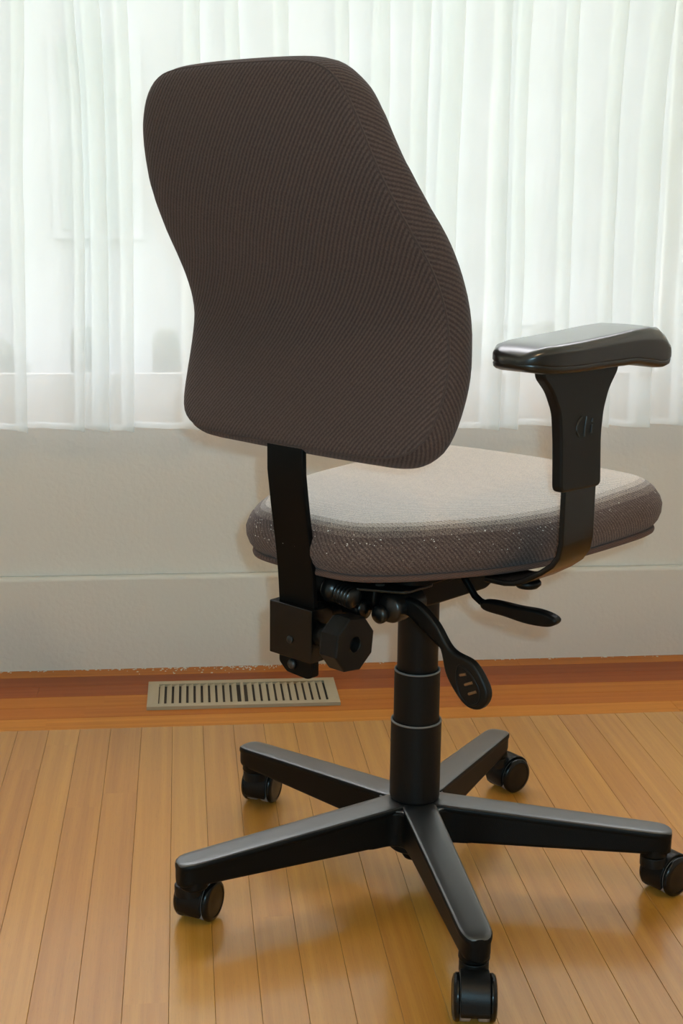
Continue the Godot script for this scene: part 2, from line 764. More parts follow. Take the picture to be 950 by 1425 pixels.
func build_outdoors() -> void:
	var mb := Mb.new()
	mb.box(Vector3(0, -0.56, -8.4), Vector3(40, 0.12, 16.4))
	setting(put("ground", mb, M.lawn))
	var house := hold("house", Vector3(0, -0.5, -7.0))
	tag(house, "neighbouring house seen dimly through the sheer curtain, its height shaped to block low sky", "building")
	mb = Mb.new()
	mb.box(Vector3(0.5, 4.1, -1.5), Vector3(24, 8.2, 3.0))  # height shaped to keep low sky light off the window
	put("house_wall", mb, M.siding, house)
	mb = Mb.new()
	var gable := PackedVector2Array([Vector2(-1.6, 0), Vector2(1.6, 0), Vector2(0, 0.9)])
	mb.extrude(gable, -11.9, 12.9, 0.0, Transform3D(Basis(Vector3(0, 0, 1), Vector3(0, 1, 0), Vector3(1, 0, 0)), Vector3(0, 8.2, -1.5)))
	put("roof", mb, M.roof, house)
	for w in [[-0.52, 1.688, 0.46, 1.15], [2.27, 1.045, 0.14, 0.97]]:
		mb = Mb.new()
		mb.box(Vector3(w[0], w[1], 0.03), Vector3(w[2] + 0.12, w[3] + 0.12, 0.06), 0.01)
		var fr := put("window", mb, M.siding, house)
		mb = Mb.new()
		mb.box(Vector3(w[0], w[1], 0.064), Vector3(w[2], w[3], 0.02), 0.002)
		put("pane", mb, M.shade_glass, fr)
	var shrubs := [[-0.42, 0.115, 0.566], [-0.206, 0.028, 0.592], [-0.032, 0.030, 0.584], [0.650, 0.030, 0.600], [0.790, 0.034, 0.600], [1.09, 0.05, 0.56]]
	var says := ["broad rounded shrub dim behind the curtain at the left edge", "narrow upright shrub dim behind the curtain beside the broad shrub", "small rounded shrub dim behind the curtain beside the chair back", "small rounded shrub dim behind the curtain left of the arm pad", "small rounded shrub dim behind the curtain above the arm pad", "small rounded shrub dim behind the curtain right of the arm pad"]
	for i in shrubs.size():
		shrub(shrubs[i], says[i], i)


func shrub(s: Array, says: String, n: int) -> void:
	var root := hold("shrub", Vector3(s[0], -0.5, -0.5))
	tag(root, says, "shrub", "shrubs outside the window")
	var top: float = s[2] + 0.5
	var noise := FastNoiseLite.new()
	noise.seed = n
	noise.frequency = 6.0
	var mb := Mb.new()
	var rs := []
	var dome: float = s[1] * 1.3
	for i in 34:
		var y: float
		var r: float
		if i < 14:
			y = lerpf(0.03, top - dome, i / 14.0)
			r = s[1] * (0.55 + 0.45 * smoothstep(0.0, 0.3, i / 14.0))
		else:
			var a := PI / 2 * (i - 14) / 19.0
			y = top - dome + dome * sin(a)
			r = maxf(s[1] * pow(cos(a), 0.8), 0.001)
		var ring := PackedVector3Array()
		for j in 30:
			var a := TAU * j / 30
			var p := Vector3(cos(a) * r, y, sin(a) * r)
			var k: float = 1.0 + 0.16 * noise.get_noise_3dv(p * 3.0)
			ring.append(Vector3(p.x * k, p.y, p.z * k))
		rs.append(ring)
	mb.loft(rs)
	put("foliage", mb, M.leaf, root)
	mb = Mb.new()
	mb.tube(PackedVector3Array([Vector3(0, 0, 0), Vector3(0.002, 0.03, 0.001), Vector3(0, 0.06, 0)]), 0.012, 8)
	put("stem", mb, M.roof, root)


# ---------------------------------------------------------------- curtain
func build_curtain() -> void:
	# plan of the cloth: gentle waves, with places where it doubles back on itself
	var folds := [-0.78, -0.66, -0.50, -0.40, -0.277, -0.178, -0.142, -0.095, 0.015, 0.10, 0.18, 0.27, 0.335, 0.402, 0.455, 0.548, 0.588, 0.675, 0.755, 0.825, 0.90, 0.98, 1.08, 1.2, 1.3, 1.42, 1.55, 1.66]
	var wide := [.02, .02, .02, .02, .012, .010, .016, .012, .015, .012, .012, .01, .014, .013, .016, .016, .01, .010, .010, .016, .012, .02, .02, .02, .02, .02, .02, .02]
	var pts := PackedVector2Array()          # x and depth
	var z0 := 0.075
	pts.append(Vector2(-1.02, z0))
	for i in folds.size():
		var x: float = folds[i]
		var w: float = wide[i]
		var dz := 0.012 + 0.35 * w
		var prev := pts[-1]
		var mid := (prev.x + x - w) / 2
		pts.append(Vector2(mid, z0 + rng.randf_range(-0.010, 0.010)))
		pts.append(Vector2(x - w * 0.4, z0 + dz * 0.5))
		pts.append(Vector2(x + w, z0 + dz))
		pts.append(Vector2(x, z0 + 0.001))
		pts.append(Vector2(x - w, z0 - dz * 0.9))
		pts.append(Vector2(x + w * 0.3, z0 - dz * 0.7))
	pts.append(Vector2(1.70, z0))
	var fine := PackedVector2Array()
	for i in pts.size() - 1:
		var a := pts[maxi(i - 1, 0)]
		var d := pts[mini(i + 2, pts.size() - 1)]
		for k in 8:
			fine.append(pts[i].cubic_interpolate(pts[i + 1], a, d, k / 8.0))
	fine.append(pts[-1])
	var drift := FastNoiseLite.new()
	drift.seed = 12
	drift.frequency = 1.3
	var soft := FastNoiseLite.new()
	soft.seed = 3
	soft.frequency = 5.0
	var low := 0.4615
	var high := 1.2895  # unseen top kept low, leaving bare glass above for extra daylight
	var n := 36
	var rs := []
	var hem := []
	for i in n + 2:
		var row := PackedVector3Array()
		for j in fine.size():
			var p := fine[j]
			var droop := 0.006 * soft.get_noise_2d(p.x * 1.2, 4.0) - 0.16 * (p.y - z0)
			var y: float
			if i == 0:
				y = low + droop
			elif i == 1:
				y = low + 0.011 + droop
			else:
				y = lerpf(low + 0.011 + droop, high, (i - 1) / float(n))
			var t := (y - low) / (high - low)
			var full := 1.0 - 0.25 * t
			var side := drift.get_noise_2d(p.x * 1.2, y * 0.25) * 0.045 * t
			row.append(Vector3(p.x + side, y, z0 + (p.y - z0) * full + 0.006 * soft.get_noise_2d(p.x, y * 0.8 + 9.0)))
		rs.append(row)
		if i < 2:
			var h2 := PackedVector3Array()
			for q in row:
				h2.append(q + Vector3(0, 0, -0.0016))
			hem.append(h2)
	var root := hold("sheer_curtain", Vector3.ZERO)
	tag(root, "white sheer curtain hanging in soft folds across the window", "curtain")
	var mb := Mb.new()
	mb.g = 1
	mb.rows(rs, false, false, false)
	put("curtain_panel", mb, M.sheer, root)
	mb = Mb.new()
	mb.g = 1
	mb.rows(hem, false, false, false)
	put("hem", mb, M.hem, root)
	var rod := hold("curtain_rod", Vector3(0.34, 1.3, 0.075))  # unseen rod, lowered to bare the upper glass for light
	tag(rod, "thin white unseen curtain rod, set low so bare glass above lets in daylight", "curtain rod")
	mb = Mb.new()
	mb.tube(PackedVector3Array([Vector3(-1.5, 0, 0), Vector3(0, 0, 0), Vector3(1.5, 0, 0)]), 0.009, 14)
	put("rod", mb, M.frame, rod)
	for s in [-1.45, 1.45]:
		mb = Mb.new()
		mb.box(Vector3(s, 0, -0.037), Vector3(0.016, 0.03, 0.076), 0.003)
		put("bracket", mb, M.frame, rod)


# ---------------------------------------------------------------- chair
func build_chair() -> void:
	var ch := hold("office_chair", CHAIR_AT)
	ch.rotation.y = deg_to_rad(CHAIR_TURN)
	tag(ch, "brown twill office chair on a black five-star base with casters", "office chair")
	chair_base(ch)
	chair_back(ch)
	chair_seat(ch)
	chair_mechanism(ch)
	chair_arm(ch)


func local_dir(world_angle: float) -> Vector3:
	return Vector3(cos(world_angle), 0, sin(world_angle)).rotated(Vector3.UP, -deg_to_rad(CHAIR_TURN))


func chair_base(ch: Node3D) -> void:
	var start := 1.512
	# hub: a star that runs out into the legs
	var star := []
	for k in 5:
		var d := local_dir(start + TAU * k / 5)
		var d2 := Vector2(d.x, d.z)
		var s := Vector2(-d2.y, d2.x)
		star.append(d2 * 0.085 - s * 0.0205)
		star.append(d2 * 0.085 + s * 0.0205)
		var m := local_dir(start + TAU * (k + 0.5) / 5)
		star.append(Vector2(m.x, m.z) * 0.036)
	var mb := Mb.new()
	mb.extrude(rounded(star, 0.028, 7), -0.1082, -0.0615, 0.004, Transform3D(Basis(Vector3(1, 0, 0), Vector3(0, 0, 1), Vector3(0, -1, 0)), Vector3.ZERO))
	mb.lathe([Vector2(0.030, 0.062), Vector2(0.034, 0.050), Vector2(0.030, 0.046), Vector2(0.001, 0.046)])
	var hub := put("hub", mb, M.base, ch)
	mb = Mb.new()
	mb.extrude(Mb.inset(rounded(star, 0.028, 7), 0.0022), -0.1098, -0.1070, 0.0015, Transform3D(Basis(Vector3(1, 0, 0), Vector3(0, 0, 1), Vector3(0, -1, 0)), Vector3.ZERO))
	put("hub_lit_top", mb, M.base_lit_top, hub)  # added thin sheet giving the hub's upper face its window-lit tone
	mb = Mb.new()
	mb.lathe([Vector2(0.0145, 0.0462), Vector2(0.0145, 0.034), Vector2(0.012, 0.030), Vector2(0.001, 0.030)], Transform3D.IDENTITY, 24)
	put("column_foot", mb, M.steel, hub)
	var trails := [Vector2(-0.15, 0.98), Vector2(0.50, -0.866), Vector2(0.45, -0.89), Vector2(0.85, -0.52), Vector2(0.85, -0.52)]
	for k in 5:
		var ang := start + TAU * k / 5
		var d := local_dir(ang)
		var s := Vector3(-d.z, 0, d.x)
		mb = Mb.new()
		var rs := []
		for q in [[0.005, 1.0], [0.05, 1.0], [0.10, 1.0], [0.16, 1.0], [0.22, 1.0], [0.27, 1.0], [0.300, 1.0], [0.310, 0.97], [0.317, 0.88], [0.322, 0.74], [0.3248, 0.52], [0.3255, 0.3]]:
			var t: float = (q[0] - 0.05) / 0.275
			var w := lerpf(0.0225, 0.0185, t) * float(q[1])
			var top := 0.1120 - 0.0185 * t
			var low := lerpf(0.062, 0.0635, t)
			if q[0] > 0.31:
				top -= 0.0028 * pow((q[0] - 0.31) / 0.0155, 3)
			var e := minf(0.0042, w * 0.4)
			var ring := PackedVector3Array()
			var lip := 0.0016
			var sec := [Vector2(w - lip - 0.004, low), Vector2(w - lip - 0.001, low + 0.002), Vector2(w - lip, low + 0.006), Vector2(w - lip, top - 0.0095), Vector2(w - 0.0003, top - 0.0075), Vector2(w, top - e), Vector2(w - 0.3 * e, top - 0.3 * e), Vector2(w - e, top), Vector2(w * 0.4, top + 0.0004)]
			for p in sec:
				ring.append(d * q[0] + s * p.x + Vector3(0, p.y, 0))
			sec.reverse()
			for p in sec:
				ring.append(d * q[0] - s * p.x + Vector3(0, p.y, 0))
			rs.append(ring)
		two_tone(mb, rs, 3)
		# socket for the caster under the leg's end
		mb.lathe([Vector2(0.017, 0.068), Vector2(0.0175, 0.060), Vector2(0.0165, 0.0575), Vector2(0.001, 0.0575)], Transform3D(Basis.IDENTITY, d * 0.3045), 28)
		put("leg", mb, [M.base, M.base_lit_top], ch)
		var tr: Vector2 = trails[k]
		caster(ch, d * 0.3045, Vector3(tr.x, 0, tr.y).normalized().rotated(Vector3.UP, -deg_to_rad(CHAIR_TURN)), Vector3(-0.007, 0, -0.009).rotated(Vector3.UP, -deg_to_rad(CHAIR_TURN)) if k == 1 else Vector3.ZERO)
	# column: three telescoping covers
	var tubes := [[0.110, 0.219, 0.0322], [0.205, 0.286, 0.0290], [0.275, 0.392, 0.0258]]
	for q in tubes:
		mb = Mb.new()
		var r: float = q[2]
		if r < 0.026:
			mb.lathe([Vector2(0.001, q[0]), Vector2(r, q[0]), Vector2(r, q[1] - 0.002), Vector2(r - 0.002, q[1]), Vector2(0.001, q[1])])
			put("column_cover", mb, M.column, ch)
		else:
			mb.lathe([Vector2(0.001, q[0]), Vector2(r - 0.003, q[0]), Vector2(r, q[0] + 0.008), Vector2(r, q[1] - 0.001), Vector2(r - 0.0006, q[1] - 0.0002), Vector2(r - 0.002, q[1] - 0.0002), Vector2(r - 0.0024, q[1] - 0.006), Vector2(0.001, q[1] - 0.006)])
			var o := put("column_cover", mb, M.column, ch)
			mb = Mb.new()
			mb.lathe([Vector2(r - 0.002, q[1] - 0.0004), Vector2(r - 0.0002, q[1] - 0.0004), Vector2(r - 0.0004, q[1] + 0.0006), Vector2(r - 0.0018, q[1] + 0.0006)])
			mb = Mb.new()
			var rs2 := []
			for pq in [Vector2(r - 0.0023, q[1] - 0.0015), Vector2(r + 0.0002, q[1] - 0.0015), Vector2(r + 0.0001, q[1] + 0.0005), Vector2(r - 0.0021, q[1] + 0.0005), Vector2(r - 0.0023, q[1] - 0.0015)]:
				var ring := PackedVector3Array()
				for j in 40:
					var a := TAU * j / 40
					ring.append(Vector3(pq.x * cos(a), pq.y, pq.x * sin(a)))
				rs2.append(ring)
			mb.loft(rs2, false, false)
			var rim := put("rim", mb, M.rubbed_lit, o)
			rim.set_meta("label", "scuffed rim painted pale with caught light")


# a closed body from rings that are symmetrical about their middle: surface 1 is the upper side, surface 0 the rest
func two_tone(mb: Mb, rs: Array, reach: int) -> void:
	mb.begin()
	var n := (rs[0] as PackedVector3Array).size()
	var half := n / 2
	var odd := n % 2
	for part in 2:
		mb.use(part)
		var strips := []
		for ring in rs:
			var line := PackedVector3Array()
			var lo := half - reach
			var hi := half + reach - 1 + odd
			if part == 1:                                    # from one upper edge over the top to the other
				for j in range(lo, hi + 1):
					line.append(ring[j])
			else:
				for j in range(hi, lo + n + 1):
					line.append(ring[j % n])
			strips.append(line)
		mb.rows(strips, false, false, false)
	mb.use(0)
	for e in 2:
		var ring: PackedVector3Array = rs[0] if e == 0 else rs[-1]
		var mid := Vector3.ZERO
		for p in ring:
			mid += p / n
		var m := mb.vert(mid)
		var ids := []
		for p in ring:
			ids.append(mb.vert(p))
		for j in n:
			if e == 0:
				mb.tri(m, ids[(j + 1) % n], ids[j])
			else:
				mb.tri(m, ids[j], ids[(j + 1) % n])
	mb.finish()


func caster(ch: Node3D, at: Vector3, trail: Vector3, off := Vector3.ZERO) -> void:
	at += off
	var up := Vector3.UP
	var side := trail.cross(up).normalized()
	var axle := at + trail * 0.026 + up * 0.0262
	# frame: x along the trail, y up, z along the axle
	var fr := Transform3D(Basis(trail, up, trail.cross(up)), axle)
	var mb := Mb.new()
	var sector := []
	for k in 19:
		var a := deg_to_rad(lerpf(-16.0, 205.0, k / 18.0))
		sector.append(Vector2(cos(a), sin(a)) * 0.0292)
	for k in 15:
		var a := deg_to_rad(lerpf(205.0, -16.0, k / 14.0))
		sector.append(Vector2(cos(a), sin(a)) * 0.0264)
	mb.extrude(PackedVector2Array(sector), -0.0158, 0.0158, 0.0008, fr, 1)
	mb.extrude(rounded([Vector2(-0.020, -0.012), Vector2(0.020, -0.012), Vector2(0.022, 0.012), Vector2(-0.022, 0.012)], 0.006), -0.0025, 0.0025, 0.0, fr)
	# neck from the hood up to the leg
	var neck := at + up * 0.0
	mb.lathe([Vector2(0.0165, 0.044), Vector2(0.0165, 0.0555), Vector2(0.015, 0.0573), Vector2(0.001, 0.0573)], Transform3D(Basis.IDENTITY, neck), 28)
	var hood := put("caster", mb, M.plastic, ch)
	for s in [-1.0, 1.0]:
		mb = Mb.new()
		var t := frame(axle, trail, side * s)
		# turned about the axle: (radius, distance outwards)
		mb.use(0)
		mb.lathe([Vector2(0.0225, 0.0150), Vector2(0.0245, 0.0162), Vector2(0.0258, 0.0172), Vector2(0.0258, 0.0200), Vector2(0.0240, 0.0225), Vector2(0.0200, 0.0238), Vector2(0.0196, 0.0230), Vector2(0.0100, 0.0236), Vector2(0.001, 0.0238)], t, 36)
		mb.use(1)
		mb.lathe([Vector2(0.001, 0.0035), Vector2(0.0225, 0.0035), Vector2(0.0248, 0.0050), Vector2(0.0251, 0.0120), Vector2(0.0248, 0.0160), Vector2(0.001, 0.0160)], t, 36)
		put("wheel", mb, [M.gloss, M.tread], hood)


func cushion_cap(mb: Mb, outline: PackedVector2Array, heights: Array, map: Callable) -> void:
	# heights: [scale towards the centre, height]
	var mid := Vector2.ZERO
	for p in outline:
		mid += p
	mid /= outline.size()
	var rs := []
	var uvs := []
	for h in heights:
		var row := PackedVector3Array()
		var line := []
		for p in outline:
			var q: Vector2 = mid + (p - mid) * h[0]
			row.append(map.call(q, h[1]))
			line.append(q)
		line.append(line[0])
		rs.append(row)
		uvs.append(line)
	mb.rows(rs, true, false, false, uvs)


func cushion_side(mb: Mb, outline: PackedVector2Array, layers: Array, map: Callable) -> void:
	var rs := []
	var uvs := []
	var arc := 0.0
	for i in layers.size():
		var row := PackedVector3Array()
		for p in Mb.inset(outline, layers[i][0]):
			row.append(map.call(p, layers[i][1]))
		if i > 0:
			arc += Vector2(layers[i][0], layers[i][1]).distance_to(Vector2(layers[i - 1][0], layers[i - 1][1]))
		var line := []
		var total := 0.0
		for j in outline.size() + 1:
			line.append(Vector2(total, -arc))
			total += outline[j % outline.size()].distance_to(outline[(j + 1) % outline.size()])
		rs.append(row)
		uvs.append(line)
	mb.rows(rs, true, false, false, uvs)


func back_depth(u: float) -> Vector2:
	var us := [0.595, 0.615, 0.638, 0.663, 0.69, 0.713, 0.734, 0.76, 0.793, 0.826, 0.866, 0.896, 0.927, 0.949, 0.97, 1.0]
	var fs := [-0.244, -0.236, -0.226, -0.217, -0.2095, -0.2065, -0.2065, -0.214, -0.231, -0.254, -0.278, -0.292, -0.302, -0.307, -0.310, -0.311]
	return Vector2(table(u, us, fs), (table(u + 0.006, us, fs) - table(u - 0.006, us, fs)) / 0.012)


func chair_back(ch: Node3D) -> void:
	var us := [0.603, 0.6035, 0.607, 0.616, 0.632, 0.655, 0.69, 0.73, 0.793, 0.826, 0.866, 0.896, 0.927, 0.950, 0.970, 0.984, 0.992, 0.995]
	var hw := [0.060, 0.115, 0.150, 0.173, 0.186, 0.192, 0.1945, 0.192, 0.1895, 0.184, 0.1755, 0.168, 0.160, 0.1515, 0.1395, 0.124, 0.100, 0.050]
	var pts := []
	for i in us.size():
		pts.append(Vector2(hw[i], us[i]))
	for i in range(us.size() - 1, -1, -1):
		pts.append(Vector2(-hw[i], us[i]))
	var outline := smooth_loop(pts, 160)
	# point of the panel: p = (right, up), w = distance in front of the back face
	var map := func(p: Vector2, w: float) -> Vector3:
		var d := back_depth(p.y)
		var n := Vector2(1.0, -d.y).normalized()           # forward, up
		var bow := 0.010 * (1.0 - pow(minf(absf(p.x) / 0.19, 1.0), 2.0))
		return c(p.x, p.y + n.y * w, d.x + n.x * w - bow + 0.004)
	var mb := Mb.new()
	mb.begin()
	cushion_cap(mb, Mb.inset(outline, 0.0018), [[0.0, 0.0], [0.2, 0.0], [0.4, 0.0], [0.6, 0.0], [0.75, 0.0], [0.87, 0.0002], [0.94, 0.001], [0.98, 0.0026], [1.0, 0.0045]], map)
	var mid := mb.v.size()
	# a shallow groove where the cover is sewn, then the side and the front
	cushion_side(mb, outline, [[0.0018, 0.0045], [0.0022, 0.0060], [0.0020, 0.0074], [0.0000, 0.0090], [-0.0030, 0.0160], [-0.0045, 0.0250], [-0.0035, 0.0340], [0.0005, 0.0430], [0.0075, 0.0500], [0.0170, 0.0540]], map)
	cushion_cap(mb, Mb.inset(outline, 0.0170), [[1.0, 0.0540], [0.92, 0.0566], [0.7, 0.060], [0.5, 0.062], [0.25, 0.0630], [0.0, 0.0635]], map)
	mb.finish()
	var back := put("backrest", mb, M.cloth, ch)
	# sewn edge: a fine cord in the groove all round the back panel
	mb = Mb.new()
	var loop := Mb.inset(outline, 0.0012)
	mb.loft(cord(loop, 0.0060, 0.0011, map), false, false)
	put("seam", mb, M.cloth, back)


# rings of a cord that follows a closed outline at height w
func cord(outline: PackedVector2Array, w: float, r: float, map: Callable) -> Array:
	var rs := []
	for k in 9:
		var a := TAU * k / 8
		var ring := PackedVector3Array()
		for p in Mb.inset(outline, r * cos(a)):
			ring.append(map.call(p, w + r * sin(a)))
		rs.append(ring)
	return rs


func chair_seat(ch: Node3D) -> void:
	var half := [Vector2(0.070, -0.206), Vector2(0.113, -0.166), Vector2(0.147, -0.108), Vector2(0.171, -0.055), Vector2(0.186, 0.010), Vector2(0.190, 0.080), Vector2(0.191, 0.150), Vector2(0.189, 0.205), Vector2(0.178, 0.243), Vector2(0.150, 0.262), Vector2(0.080, 0.272)]
	var pts := [Vector2(0, -0.212)]
	pts.append_array(half)
	pts.append(Vector2(0, 0.275))
	for i in range(half.size() - 1, -1, -1):
		pts.append(Vector2(-half[i].x, half[i].y))
	var outline := smooth_loop(pts, 168)
	var base := 0.4545
	var map := func(p: Vector2, w: float) -> Vector3:
		var lift := 0.006 * smoothstep(0.0, 0.25, p.y) * (w / 0.06)
		return c(p.x, base + w + lift, p.y)
	var mb := Mb.new()
	mb.begin()
	cushion_cap(mb, Mb.inset(outline, 0.0020), [[0.0, 0.0], [0.5, 0.0], [0.9, 0.0], [0.98, 0.0002], [1.0, 0.001]], map)
	cushion_side(mb, outline, [[0.0020, 0.001], [0.0010, 0.0045], [0.0006, 0.0062], [-0.0040, 0.0085], [-0.0090, 0.0150], [-0.0125, 0.0240], [-0.0130, 0.0330], [-0.0095, 0.0420], [-0.0030, 0.0500]], map)
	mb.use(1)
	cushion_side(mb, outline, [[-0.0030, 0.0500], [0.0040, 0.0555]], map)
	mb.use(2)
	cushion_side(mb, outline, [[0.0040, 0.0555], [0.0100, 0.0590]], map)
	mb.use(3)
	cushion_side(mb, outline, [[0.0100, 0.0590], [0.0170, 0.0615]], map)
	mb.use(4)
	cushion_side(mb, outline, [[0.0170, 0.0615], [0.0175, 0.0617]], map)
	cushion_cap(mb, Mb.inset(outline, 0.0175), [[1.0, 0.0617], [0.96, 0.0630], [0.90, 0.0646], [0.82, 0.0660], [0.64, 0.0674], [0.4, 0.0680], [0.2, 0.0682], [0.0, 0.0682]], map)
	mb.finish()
	var seat := put("seat", mb, [M.cloth_side, M.cloth_lit_a, M.cloth_lit_b, M.cloth_lit_c, M.cloth_lint_lit], ch)
	mb = Mb.new()
	mb.loft(cord(Mb.inset(outline, -0.0016), 0.0030, 0.0038, map), false, false)
	put("piping", mb, M.piping, seat)
	# lint caught on the shoulder of the cushion: too fine to count
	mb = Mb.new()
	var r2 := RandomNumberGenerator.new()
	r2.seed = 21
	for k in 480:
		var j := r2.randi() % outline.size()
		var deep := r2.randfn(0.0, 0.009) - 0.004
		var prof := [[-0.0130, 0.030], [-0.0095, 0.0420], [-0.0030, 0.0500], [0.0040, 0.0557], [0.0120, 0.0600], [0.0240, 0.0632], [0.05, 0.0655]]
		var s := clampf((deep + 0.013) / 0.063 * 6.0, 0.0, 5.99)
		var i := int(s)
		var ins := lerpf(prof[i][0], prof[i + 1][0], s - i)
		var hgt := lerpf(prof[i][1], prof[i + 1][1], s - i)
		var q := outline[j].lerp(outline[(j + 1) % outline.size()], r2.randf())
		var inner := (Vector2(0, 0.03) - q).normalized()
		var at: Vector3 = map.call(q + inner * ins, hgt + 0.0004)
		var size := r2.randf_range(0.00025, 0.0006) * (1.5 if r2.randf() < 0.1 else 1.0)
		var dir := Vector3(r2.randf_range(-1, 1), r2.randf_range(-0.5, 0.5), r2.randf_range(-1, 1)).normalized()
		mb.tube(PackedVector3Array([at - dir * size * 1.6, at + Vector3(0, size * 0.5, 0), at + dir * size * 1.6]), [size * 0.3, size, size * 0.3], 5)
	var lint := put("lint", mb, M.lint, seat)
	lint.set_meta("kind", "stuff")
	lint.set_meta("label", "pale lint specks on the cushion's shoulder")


func chair_mechanism(ch: Node3D) -> void:
	# flat bar that carries the backrest
	var mb := Mb.new()
	var line := [[0.345, -0.213], [0.40, -0.214], [0.45, -0.2175], [0.49, -0.2225], [0.53, -0.2290], [0.57, -0.2345], [0.60, -0.2350], [0.635, -0.2150], [0.68, -0.190], [0.76, -0.190]]
	var rs := []
	for i in line.size():
		var a: Array = line[maxi(i - 1, 0)]
		var b: Array = line[mini(i + 1, line.size() - 1)]
		var t := Vector2(b[0] - a[0], b[1] - a[1]).normalized()      # up, forward
		var ring := PackedVector3Array()
		for p in rounded(rect(0.055, 0.0075), 0.0018, 3):
			ring.append(c(p.x, line[i][0] - t.y * p.y, line[i][1] + t.x * p.y))
		rs.append(ring)
	mb.loft(rs)
	put("back_bar", mb, M.steel, ch)
	# block that clamps the bar
	mb = Mb.new()
	var flat := Transform3D(Basis(Vector3(1, 0, 0), Vector3(0, 0, -1), Vector3(0, 1, 0)), Vector3.ZERO)
	mb.extrude(rounded([Vector2(-0.0335, -0.2285), Vector2(0.0335, -0.2285), Vector2(0.0335, -0.193), Vector2(-0.0335, -0.193)], 0.002, 3), 0.3545, 0.4165, 0.0012, flat)
	var block := put("bar_block", mb, M.gloss, ch)
	mb = Mb.new()
	mb.lathe([Vector2(0.001, 0.0), Vector2(0.0048, 0.0), Vector2(0.0042, 0.0014), Vector2(0.001, 0.0020)], frame(c(0.0, 0.376, -0.2285), Vector3.RIGHT, Vector3(0, 0, 1)), 20)
	put("rivet", mb, M.bolt, block)
	# end of the bar with its stop screw under the block
	mb = Mb.new()
	mb.extrude(rounded([Vector2(-0.026, 0.356), Vector2(0.026, 0.356), Vector2(0.026, 0.334), Vector2(0.018, 0.331), Vector2(-0.014, 0.333), Vector2(-0.026, 0.343)], 0.003, 3), 0.208, 0.220, 0.001)
	var stop := put("bar_end", mb, M.steel, block)
	mb = Mb.new()
	mb.lathe([Vector2(0.001, 0.0), Vector2(0.0062, 0.0), Vector2(0.0056, 0.003), Vector2(0.003, 0.0046), Vector2(0.001, 0.0050)], frame(c(-0.004, 0.3445, -0.220), Vector3.RIGHT, Vector3(0, 0, 1)), 20)
	put("screw", mb, M.bolt, stop)
	# octagonal knob on the block's right side
	mb = Mb.new()
	var kt := frame(c(0.0, 0.386, -0.213), Vector3(0, 0, 1), Vector3(0, 1, 0))
	if kt.basis.z.x < 0:
		kt = frame(c(0.0, 0.386, -0.213), Vector3(0, 0, -1), Vector3(0, 1, 0))
	var oct := PackedVector2Array()
	for k in 8:
		var p := Vector2.from_angle(TAU * (k + 0.35) / 8) * 0.0325
		var q := Vector2.from_angle(TAU * (k + 1.35) / 8) * 0.0325
		for i in 6:
			oct.append(p.lerp(q, i / 6.0))
	var circle := PackedVector2Array()
	for p in oct:
		circle.append(p.normalized())
	rs = []
	for q in [[oct, 0.86, 0.058], [oct, 0.97, 0.0595], [oct, 1.0, 0.062], [oct, 1.0, 0.083], [oct, 0.985, 0.0845], [oct, 0.94, 0.0855], [oct, 0.6, 0.0855], [circle, 0.0090, 0.0855], [circle, 0.0080, 0.0845], [circle, 0.0075, 0.075]]:
		var ring := PackedVector3Array()
		for p in q[0]:
			ring.append(kt * Vector3(p.x * q[1], p.y * q[1], q[2]))
		rs.append(ring)
	mb.begin()
	for i in rs.size() - 1:                     # flat facets
		for j in 48:
			mb.g = 5000 + i * 10 + j / 6 if i < 5 else 6000 + (0 if i < 7 else 1)
			var n := (j + 1) % 48
			var a := mb.vert(rs[i][j])
			var b := mb.vert(rs[i][n])
			var cc := mb.vert(rs[i + 1][n])
			var d := mb.vert(rs[i + 1][j])
			mb.tri(a, b, cc)
			mb.tri(a, cc, d)
	mb.g = 7000
	for e in [0, rs.size() - 1]:
		var m := Vector3.ZERO
		for p in rs[e]:
			m += p / 48.0
		mb.g += 1
		for j in 48:
			var a := mb.vert(m)
			var b := mb.vert(rs[e][j])
			var d := mb.vert(rs[e][(j + 1) % 48])
			if e == 0:
				mb.tri(a, d, b)
			else:
				mb.tri(a, b, d)
	mb.finish()
	mb.lathe([Vector2(0.001, 0.033), Vector2(0.013, 0.033), Vector2(0.0135, 0.045), Vector2(0.016, 0.052), Vector2(0.016, 0.059), Vector2(0.001, 0.059)], frame(c(0.0, 0.386, -0.213), Vector3(0, 0, 1), Vector3(1, 0, 0)), 28)
	put("adjustment_knob", mb, M.column, ch)
	# seat pan and the housing over the column
	mb = Mb.new()
	mb.extrude(rounded([Vector2(-0.115, -0.15), Vector2(0.115, -0.15), Vector2(0.115, 0.16), Vector2(-0.115, 0.16)], 0.03, 6), 0.4415, 0.4538, 0.002, flat)
	put("seat_pan", mb, M.steel, ch)
	mb = Mb.new()
	var wedge := PackedVector2Array([Vector2(-0.165, 0.4418), Vector2(-0.170, 0.418), Vector2(-0.150, 0.404), Vector2(-0.060, 0.396), Vector2(0.045, 0.396), Vector2(0.10, 0.428), Vector2(0.135, 0.4418)])
	mb.extrude(rounded(Array(wedge), 0.008, 3), -0.072, 0.072, 0.003, Transform3D(Basis(Vector3(0, 0, -1), Vector3(0, 1, 0), Vector3(1, 0, 0)), Vector3.ZERO))
	mb.box(c(0, 0.4035, -0.177), Vector3(0.05, 0.022, 0.045), 0.002)
	put("tilt_housing", mb, M.steel, ch)
	# rubber boot with ridges, lying between bar and housing
	mb = Mb.new()
	var bp := [Vector2(0.001, 0.0), Vector2(0.012, 0.0), Vector2(0.0155, 0.004), Vector2(0.0155, 0.012), Vector2(0.011, 0.0165)]
